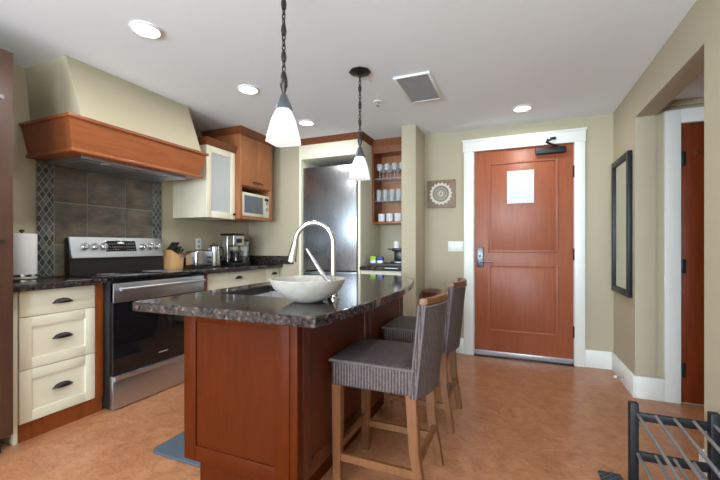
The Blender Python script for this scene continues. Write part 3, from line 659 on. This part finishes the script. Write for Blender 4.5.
b = NB(); tube(b, [(.0, .055, .25), (.0, .10, .24), (.0, .095, .15), (.0, .05, .13)], .008, 8); obj('handle', b, 'black', bl, local=True)
b = NB(); tube(b, [(.055, .0, .045), (.072, .0, .042)], .018, 14); obj('dial', b, 'chrome', bl, local=True)

# ------------------------------------------------------------------ island
IZ = .905
isl = thing('kitchen_island', 'cherry wood kitchen island base with framed end panel', 'kitchen island', (-1.14, 2.0, 0))
ix0, ix1, iy0, iy1 = -1.455, -.823, 1.30, 2.84
b = NB()
for q in ((ix0+.02, ix0+.03, iy0+.02, iy1-.02), (ix1-.03, ix1-.02, iy0+.02, iy1-.02), (ix0+.03, ix1-.03, iy0+.02, iy0+.03), (ix0+.03, ix1-.03, iy1-.03, iy1-.02)): bx(b, *q, .14, IZ-.04)
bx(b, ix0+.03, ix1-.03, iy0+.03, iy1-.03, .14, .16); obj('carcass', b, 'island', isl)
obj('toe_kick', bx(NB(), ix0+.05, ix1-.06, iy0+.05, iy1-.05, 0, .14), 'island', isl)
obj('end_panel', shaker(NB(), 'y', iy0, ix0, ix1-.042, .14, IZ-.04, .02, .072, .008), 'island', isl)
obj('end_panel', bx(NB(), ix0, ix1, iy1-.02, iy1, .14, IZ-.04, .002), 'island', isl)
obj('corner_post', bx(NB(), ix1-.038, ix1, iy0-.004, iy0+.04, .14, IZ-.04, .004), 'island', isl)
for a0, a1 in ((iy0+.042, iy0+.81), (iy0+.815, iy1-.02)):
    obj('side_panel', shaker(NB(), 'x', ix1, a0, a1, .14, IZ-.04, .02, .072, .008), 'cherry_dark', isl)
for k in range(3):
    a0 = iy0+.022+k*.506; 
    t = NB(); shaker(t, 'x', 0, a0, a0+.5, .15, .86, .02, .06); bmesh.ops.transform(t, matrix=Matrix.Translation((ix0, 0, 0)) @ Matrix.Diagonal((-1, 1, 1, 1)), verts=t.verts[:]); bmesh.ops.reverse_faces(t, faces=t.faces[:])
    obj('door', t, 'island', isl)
# island granite top with curved bar edge, sink cut-out
pts = [(-1.545, 1.115), (-1.535, 1.10), (-.65, 1.106), (-.635, 1.115)]
for k in range(0, 13):
    yy = 1.20+(2.55-1.20)*k/12; u = (yy-1.78)/.72; pts.append((-.578-.062*u*u-(.02*max(0, yy-2.0)), yy))
pts += [(-.695, 2.66), (-.735, 2.76), (-.80, 2.85), (-.88, 2.91), (-.98, 2.94), (-1.1, 2.95), (-1.53, 2.95), (-1.545, 2.94)]
SX0, SX1, SY0, SY1 = -1.41, -.98, 1.47, 1.93
def top_with_hole():
    t = bmesh.new()
    o_ = [t.verts.new((x, y, 0)) for x, y in pts]
    hp = [(SX0+.03, SY0), (SX1-.03, SY0), (SX1, SY0+.03), (SX1, SY1-.03), (SX1-.03, SY1), (SX0+.03, SY1), (SX0, SY1-.03), (SX0, SY0+.03)]
    i_ = [t.verts.new((x, y, 0)) for x, y in hp]
    es = [t.edges.new((o_[k], o_[(k+1) % len(o_)])) for k in range(len(o_))]+[t.edges.new((i_[k], i_[(k+1) % 8])) for k in range(8)]
    bmesh.ops.triangle_fill(t, use_beauty=True, edges=es)
    bad = [f for f in t.faces if SX0 < f.calc_center_median().x < SX1 and SY0 < f.calc_center_median().y < SY1]
    if bad: bmesh.ops.delete(t, geom=bad, context='FACES')
    for v in t.verts: v.co.z = IZ-.04
    fs_ = t.faces[:]; e = bmesh.ops.extrude_face_region(t, geom=fs_)
    for v in e['geom']:
        if isinstance(v, bmesh.types.BMVert): v.co.z = IZ
    bmesh.ops.recalc_face_normals(t, faces=t.faces[:])
    ed = [e for e in t.edges if abs(e.verts[0].co.z-e.verts[1].co.z) < 1e-6 and e.calc_face_angle(0) > .5]
    bmesh.ops.bevel(t, geom=ed, offset=.004, segments=1, profile=.5, affect='EDGES'); return t
tag(obj('island_countertop', top_with_hole(), 'granite', smooth=18), 'polished dark granite island top with curved bar edge and sink cut-out', 'countertop')
sk = thing('sink', 'undermount stainless sink set in the island top', 'sink', ((SX0+SX1)/2, (SY0+SY1)/2, IZ-.2))
b = NB(); e = .012
for q in ((SX0-e, SX0, SY0-e, SY1+e), (SX1, SX1+e, SY0-e, SY1+e), (SX0, SX1, SY0-e, SY0), (SX0, SX1, SY1, SY1+e)): bx(b, *q, IZ-.195, IZ-.041)
bx(b, SX0-e, SX1+e, SY0-e, SY1+e, IZ-.2, IZ-.19); obj('basin', b, 'sinksteel', sk)
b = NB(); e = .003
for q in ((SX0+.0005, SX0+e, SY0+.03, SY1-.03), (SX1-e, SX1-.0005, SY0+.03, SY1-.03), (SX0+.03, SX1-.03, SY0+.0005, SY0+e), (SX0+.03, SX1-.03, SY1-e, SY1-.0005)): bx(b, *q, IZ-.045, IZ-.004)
obj('rim', b, 'black', sk)  # black strips standing in for shade on the cut granite edge
b = NB(); lathe(b, [(.045, IZ-.19), (.045, IZ-.186), (.02, IZ-.188), (0, IZ-.188)], (SX0+SX1)/2, (SY0+SY1)/2, 20); obj('drain', b, 'chrome', sk)
fa = thing('faucet', 'tall chrome gooseneck pull-down kitchen faucet on the island', 'faucet', (-.77, 1.515, IZ))
b = NB(); lathe(b, [(.03, 0), (.03, .006), (.022, .012), (.019, .05), (.017, .07), (0, .07)], seg=20); obj('base', b, 'chrome', fa, local=True)
arc = [(0, 0, .05), (0, 0, .255)]+[(-.09+.09*math.cos(a), -.018*(1-math.cos(a)), .255+.095*math.sin(a)) for a in [PI*k/12 for k in range(1, 12)]]+[(-.181, -.036, .245)]
b = NB(); tube(b, arc, .0115, 14); obj('gooseneck', b, 'chrome', fa, local=True)
b = NB(); tube(b, [(-.180, -.036, .26), (-.184, -.037, .24), (-.193, -.038, .20), (-.198, -.039, .17)], [.014, .016, .020, .024], 14); obj('spray_head', b, 'chrome', fa, local=True)
b = NB(); tube(b, [(-.01, 0, .06), (-.05, -.005, .11), (-.09, -.007, .165), (-.135, -.01, .23)], [.013, .010, .008, .006], 10); obj('lever', b, 'chrome', fa, local=True)
bo = NB(); lathe(bo, [(.045, 0), (.065, .003), (.112, .028), (.148, .065), (.162, .095), (.165, .104), (.158, .106), (.142, .075), (.10, .04), (.03, .014), (0, .012)], seg=48)
bmesh.ops.scale(bo, verts=bo.verts[:], vec=(1, 1, .95)); bmesh.ops.translate(bo, verts=bo.verts[:], vec=(-.838, 1.405, IZ+.001)); tag(obj('stone_bowl', bo, 'stone', smooth=60), 'large pale stone bowl on the island in front of the faucet', 'bowl')

# ------------------------------------------------------------------ stools
def make_stool(loc, label):
    t = thing('bar_stool', label, 'stool', loc, 0, 'wicker stools at the island')
    W, D = .205, .215
    def P(bm, **k): return bm
    # seat pad with skirt
    b = NB(); bx(b, -D, D-.02, -W, W, .492, .612, .012, 3); obj('seat_skirt', b, 'wicker_v', t, local=True)
    b = NB(); nx, ny = 12, 12
    g = [[None]*(ny+1) for _ in range(nx+1)]
    for i in range(nx+1):
        for j in range(ny+1):
            u, v = i/nx*2-1, j/ny*2-1; edge = max(abs(u), abs(v))**6
            g[i][j] = b.verts.new((-D-.003+(2*D-.014)*i/nx, -(W+.003)+(2*W+.006)*j/ny, .627-.010*edge-.010*(1-u*u)*(1-v*v)+.004*(1-v*v)))
    for i in range(nx):
        for j in range(ny): b.faces.new((g[i][j], g[i+1][j], g[i+1][j+1], g[i][j+1]))
    e = bmesh.ops.extrude_face_region(b, geom=b.faces[:])
    for v in e['geom']:
        if isinstance(v, bmesh.types.BMVert): v.co.z = .606
    bmesh.ops.recalc_face_normals(b, faces=b.faces[:]); obj('seat', b, 'wicker_h', t, local=True)
    b = NB(); zc = .608; tube(b, [(-D-.004, -W-.004, zc), (D-.03, -W-.004, zc), (D-.03, W+.004, zc), (-D-.004, W+.004, zc)], .006, 8, closed=True); obj('braid_edge', b, 'braid', t, local=True)
    # back: curved
    def back_x(v, z): return .182+.05*(1-v*v)+(z-.48)*.10
    def slab(bm, z0, z1, n, grow, off=0, th=.03):
        rows = []
        for s in range(n+1):
            z = z0+(z1-z0)*s/n; row = []
            for k in range(17):
                v = k/8-1; row.append((back_x(v, z)-th/2-grow+off, v*(W+grow), z))
            for k in range(16, -1, -1):
                v = k/8-1; row.append((back_x(v, z)+th/2+grow+off, v*(W+grow), z))
            rows.append([bm.verts.new(p) for p in row])
        for A, B in zip(rows, rows[1:]):
            for k in range(len(A)): k2 = (k+1) % len(A); bm.faces.new((A[k], A[k2], B[k2], B[k]))
        bm.faces.new(rows[0][::-1]); bm.faces.new(rows[-1]); bmesh.ops.recalc_face_normals(bm, faces=bm.faces[:]); return bm
    obj('backrest', slab(NB(), .485, .895, 8, 0), 'wicker_v', t, local=True)
    b = slab(NB(), .895, .922, 2, .002); bmesh.ops.bevel(b, geom=[e for e in b.edges if e.calc_face_angle(0) > .8], offset=.004, segments=2, affect='EDGES'); obj('top_rail', b, 'stoolwood', t, local=True)
    b = NB()
    for s in (-1, 1):
        for off in (-.014, .012):
            tube(b, [(back_x(s, z)+off, s*(W+.002), z) for z in [.50+.049*k for k in range(9)]], .0055, 8)
    for off in (-.018, .018): tube(b, [(back_x(k/8-1, .888)+off, (k/8-1)*W, .888) for k in range(17)], .005, 8)
    obj('braid_edge', b, 'braid', t, local=True)
    def leg(x, y, xb, yb_):
        b = NB(); a, q = .023, .018
        ring = []
        for z, s, xx, yy in ((.495, a, x, y), (.25, a*.92, x+(xb-x)*.25, y+(yb_-y)*.3), (0, q, xb, yb_)):
            ring.append([b.verts.new((xx+i*s, yy+j*s, z)) for i, j in ((-1, -1), (1, -1), (1, 1), (-1, 1))])
        for A, B in zip(ring, ring[1:]):
            for k in range(4): b.faces.new((A[k], A[(k+1) % 4], B[(k+1) % 4], B[k]))
        b.faces.new(ring[0]); b.faces.new(ring[-1][::-1]); bmesh.ops.recalc_face_normals(b, faces=b.faces[:])
        bmesh.ops.bevel(b, geom=[e for e in b.edges if abs(e.verts[0].co.z-e.verts[1].co.z) > .1], offset=.003, segments=2, affect='EDGES')
        obj('leg', b, 'stoolwood', t, local=True)
    for s in (-1, 1): leg(-.19, s*.18, -.19, s*.18); leg(.17, s*.18, .225, s*.185)
    def bar(p, q, h=.034): 
        b = NB(); p, q = Vector(p), Vector(q); d = (q-p).normalized(); n = d.cross(Vector((0, 0, 1)))*.009; u = Vector((0, 0, h/2))
        hexa(b, [p-n-u, p+n-u, q+n-u, q-n-u, p-n+u, p+n+u, q+n+u, q-n+u]); obj('stretcher', b, 'stoolwood', t, local=True)
    for s in (-1, 1): bar((-.19, s*.18, .15), (.205, s*.183, .15))
    bar((-.19, -.18, .19), (-.19, .18, .19)); bar((.198, -.18, .20), (.198, .18, .20))
    return t
s1 = make_stool((-.59, 1.765, 0), 'nearer wicker bar stool with wooden legs at the island')
dup(s1, (-.59, 2.505, 0), 'farther wicker bar stool, behind the first, nearer the entry door')

# ------------------------------------------------------------------ pendants
def link_chain(z0, z1, b):
    z = z0; k = 0
    while z < z1-.01:
        L = .026; 
        ring = []
        for a in range(12):
            th = 2*PI*a/12; u, v = .0075*math.cos(th), L/2*1.25*math.sin(th)
            ring.append((u if k % 2 == 0 else 0, u if k % 2 else 0, z+L/2+v))
        tube(b, ring, .0032, 6, closed=True)
        if k % 5 == 2: t = bmesh.new(); lathe(t, [(0, z-.006), (.010, z), (.013, z+.02), (.010, z+.04), (0, z+.046)], seg=8); merge(b, t)
        z += L*.92; k += 1
def make_pendant(loc, label):
    t = thing('pendant_lamp', label, 'pendant light', loc, 0, 'pendant lamps over the island')   # origin at the bottom of the shade
    b = NB(); s0, s1_ = .089, .037
    for ri, ro in ((0, 0),):
        prof = [(s0, 0), (s0*.94, .03), (s0*.70, .108), (s1_, .160), (0, .163)]
        lathe(b, prof, seg=4, rot=PI/4)
    bmesh.ops.bevel(b, geom=[e for e in b.edges if abs(e.verts[0].co.z-e.verts[1].co.z) > .02 and min(v.co.xy.length for v in e.verts) > .03], offset=.010, segments=3, affect='EDGES')
    bmesh.ops.rotate(b, verts=b.verts[:], cent=(0, 0, 0), matrix=Matrix.Rotation(R(8), 3, 'Z'))
    obj('glass_shade', b, 'shade', t, local=True, smooth=50)
    b = NB(); lathe(b, [(.040, .152), (.037, .164), (.015, .218), (.006, .23), (0, .23)], seg=8, rot=R(30)); obj('socket_cap', b, 'graymetal', t, local=True)
    top = CEIL-loc[2]
    b = NB(); lathe(b, [(.006, .222), (.008, .232), (.018, .262), (.018, .29), (.009, .325), (0, .33)], seg=8); obj('spindle', b, 'bronze', t, local=True)
    b = NB(); link_chain(.327, top-.02, b); obj('chain', b, 'bronze', t, local=True)
    b = NB(); lathe(b, [(0, top-.034), (.012, top-.032), (.018, top-.028), (.055, top-.022), (.080, top-.010), (.072, top-.001), (0, top-.001)], seg=8, rot=R(22)); obj('canopy', b, 'bronze', t, local=True)
    return t
p1 = make_pendant((-.977, 1.425, 1.618), 'nearer frosted glass pendant hanging low over the sink end of the island')
dup(p1, (-1.008, 2.397, 1.618), 'farther frosted glass pendant in front of the refrigerator')

# ------------------------------------------------------------------ ceiling fixtures
cl_lab = ['recessed ceiling light nearest the camera above the range aisle', 'recessed ceiling light between the hood and nearer pendant', 'recessed ceiling light in front of the fridge crown', 'recessed ceiling light in front of the entry door']
base = None
for i in range(8):
    x, y = CANS[i]
    lab = cl_lab[i] if i < 4 else 'recessed ceiling light out of view over the living area'
    if base is None:
        base = thing('ceiling_light', lab, 'ceiling light', (x, y, CEIL-.012), 0, 'recessed ceiling lights')
        b = NB(); lathe(b, [(.082, .012), (.084, .006), (.07, .0), (.068, .003), (.068, .012)], seg=32); obj('trim_ring', b, 'white', base, local=True)
        b = NB(); lathe(b, [(0, .0045), (.069, .0045), (.069, .010), (0, .010)], seg=32); obj('lens', b, 'lamp', base, local=True)
    elif i < 4: dup(base, (x, y, CEIL-.012), lab)
ve = thing('ceiling_vent', 'square grey perforated air vent in the ceiling', 'vent', (-.69, 2.83, CEIL-.016))
b = NB()
for q in ((-.135, -.115, -.25, .25), (.115, .135, -.25, .25), (-.115, .115, -.25, -.23), (-.115, .115, .23, .25)): bx(b, *q, .0, .015, .002)
obj('frame', b, 'white', ve, local=True)
b = NB(); bx(b, -.115, .115, -.23, .23, .006, .010)
for k in range(22): bx(b, -.115, .115, -.225+k*.021, -.217+k*.021, .002, .007)
obj('grille', b, 'grille', ve, local=True)
sp_ = thing('sprinkler_head', 'small white fire sprinkler on the ceiling beside the far pendant', 'sprinkler', (-1.08, 2.96, CEIL-.04))
b = NB(); lathe(b, [(0, .032), (.034, .033), (.036, .039), (0, .039)], seg=20); obj('escutcheon', b, 'white', sp_, local=True)
b = NB(); tube(b, [(0, 0, .034), (0, 0, .02)], .007, 8); tube(b, [(0, 0, .022), (.011, 0, .014), (.0, 0, .004)], .002, 6); tube(b, [(0, 0, .022), (-.011, 0, .014), (.0, 0, .004)], .002, 6); lathe(b, [(0, .0), (.014, .001), (.014, .004), (0, .005)], seg=10); obj('nozzle', b, 'chrome', sp_, local=True)

# ------------------------------------------------------------------ entry area
ar = thing('wall_art', 'square carved wood panel with white sunburst medallion on the wall', 'wall art', (-.745, YD-.03, 1.56))
obj('wood_panel', bx(NB(), -.15, .15, 0, .03, 0, .3, .003), 'artwood', ar, local=True)
def disc(r0, r1, d, n=36, teeth=0, cz=.15):
    b = NB(); ro = []
    for k in range(n*2):
        a = PI*k/n; rr = r1*(1.13 if teeth and k % 4 < 2 else 1); ro.append((rr*math.cos(a), rr*math.sin(a)))
    f = [b.verts.new((x, -d, cz+y)) for x, y in ro]; g = [b.verts.new((r0*math.cos(PI*k/n), -d, cz+r0*math.sin(PI*k/n))) for k in range(n*2)]
    f2 = [b.verts.new((x, .001, cz+y)) for x, y in ro]; g2 = [b.verts.new((v.co.x, .001, v.co.z)) for v in g]
    m_ = n*2
    for k in range(m_):
        q = (k+1) % m_; b.faces.new((f[k], f[q], g[q], g[k])); b.faces.new((f[k], f2[k], f2[q], f[q])); b.faces.new((g[k], g[q], g2[q], g2[k]))
    bmesh.ops.recalc_face_normals(b, faces=b.faces[:]); return b
obj('sun_ring', disc(.088, .108, .012, 36, 1), 'artwhite', ar, local=True)
obj('medallion', disc(.001, .085, .005), 'artgrey', ar, local=True)
for r0, r1 in ((.060, .064), (.036, .040), (.014, .026)): obj('inner_ring', disc(r0, r1, .010), 'artwhite', ar, local=True)
sw = thing('light_switch', 'white triple rocker light switch beside the entry door', 'light switch', (-.592, YD, 1.085))
obj('plate', bx(NB(), -.08, .08, -.007, 0, 0, .11, .002), 'plastic', sw, local=True)
for k in (-1, 0, 1): obj('rocker', bx(NB(), k*.046-.016, k*.046+.016, -.011, -.005, .022, .088, .002), 'plastic', sw, local=True)
mi = thing('wall_mirror', 'tall dark framed mirror on the right hand wall', 'mirror', (XR, 3.72, .745))
b = NB(); my0, my1, mz0, mz1 = 3.455, 3.985, .745, 1.89
for q in ((my0, my0+.05, mz0, mz1), (my1-.05, my1, mz0, mz1), (my0+.05, my1-.05, mz0, mz0+.05), (my0+.05, my1-.05, mz1-.05, mz1)): bx(b, XR-.032, XR, *q, .004)
obj('frame', b, 'blackmetal', mi)
obj('mirror_glass', bx(NB(), XR-.018, XR-.002, my0+.045, my1-.045, mz0+.045, mz1-.045), 'mirror', mi)
ds = thing('door_stop', 'small white tipped door stop on the right baseboard', 'door stop', (XR-.016, 3.62, .07))
b = NB(); tube(b, [(0, 0, 0), (-.055, 0, 0)], .006, 10); obj('spring_rod', b, 'chrome', ds, local=True)
b = NB(); tube(b, [(-.053, 0, 0), (-.072, 0, 0)], .011, 12); obj('rubber_tip', b, 'plastic', ds, local=True)
ta = thing('side_table', 'small dark wood side table in the corner beside the column', 'table', (-.76, 3.9, 0))
obj('top', bx(NB(), -.90, -.62, 3.76, 4.04, .655, .68, .004), 'tablewood', ta)
obj('apron', bx(NB(), -.885, -.635, 3.775, 4.025, .59, .655, .002), 'tablewood', ta)
for x in (-.87, -.65):
    for y in (3.79, 4.01): obj('leg', bx(NB(), x-.018, x+.018, y-.018, y+.018, 0, .59, .003), 'tablewood', ta)
obj('lower_shelf', bx(NB(), -.885, -.635, 3.775, 4.025, .2, .22, .002), 'tablewood', ta)
# ------------------------------------------------------------------ rack and mats
rk = thing('shoe_rack', 'black shoe rack with silver rods at the lower right corner', 'shoe rack', (.65, 1.7, 0))
for y in (2.065, 1.32):
    for x in (.502, .79): obj('post', bx(NB(), x-.018, x+.018, y-.018, y+.018, 0, .428, .006, 3), 'blackmetal', rk)
    for z in (.365, .185): obj('rail', bx(NB(), .518, .774, y-.011, y+.011, z-.018, z+.018, .003), 'blackmetal', rk)
for z in (.365, .185):
    for k in range(5):
        x = .515+k*.068; b = NB(); tube(b, [(x, 2.055, z+.014), (x, 1.33, z-.03)], .0072, 10); obj('rod', b, 'rodsteel', rk)
def rrect(x0, x1, y0, y1, r):
    P = []
    for cx, cy, a in ((x1-r, y1-r, 0), (x0+r, y1-r, 90), (x0+r, y0+r, 180), (x1-r, y0+r, 270)):
        for k in range(6): t = R(a+90*k/5); P.append((cx+r*math.cos(t), cy+r*math.sin(t)))
    return P
dm = prism(NB(), rrect(.385, .484, 1.55, 2.205, .01), .001, .010, .002); tag(obj('doormat', dm, 'doormat'), 'dark grey woven mat on the floor beside the shoe rack', 'mat')
km = prism(NB(), rrect(-1.87, -1.48, 1.44, 2.3, .04), .001, .016, .004); tag(obj('kitchen_mat', km, 'rubbermat'), 'blue grey cushioned floor mat between the island and the range', 'mat')
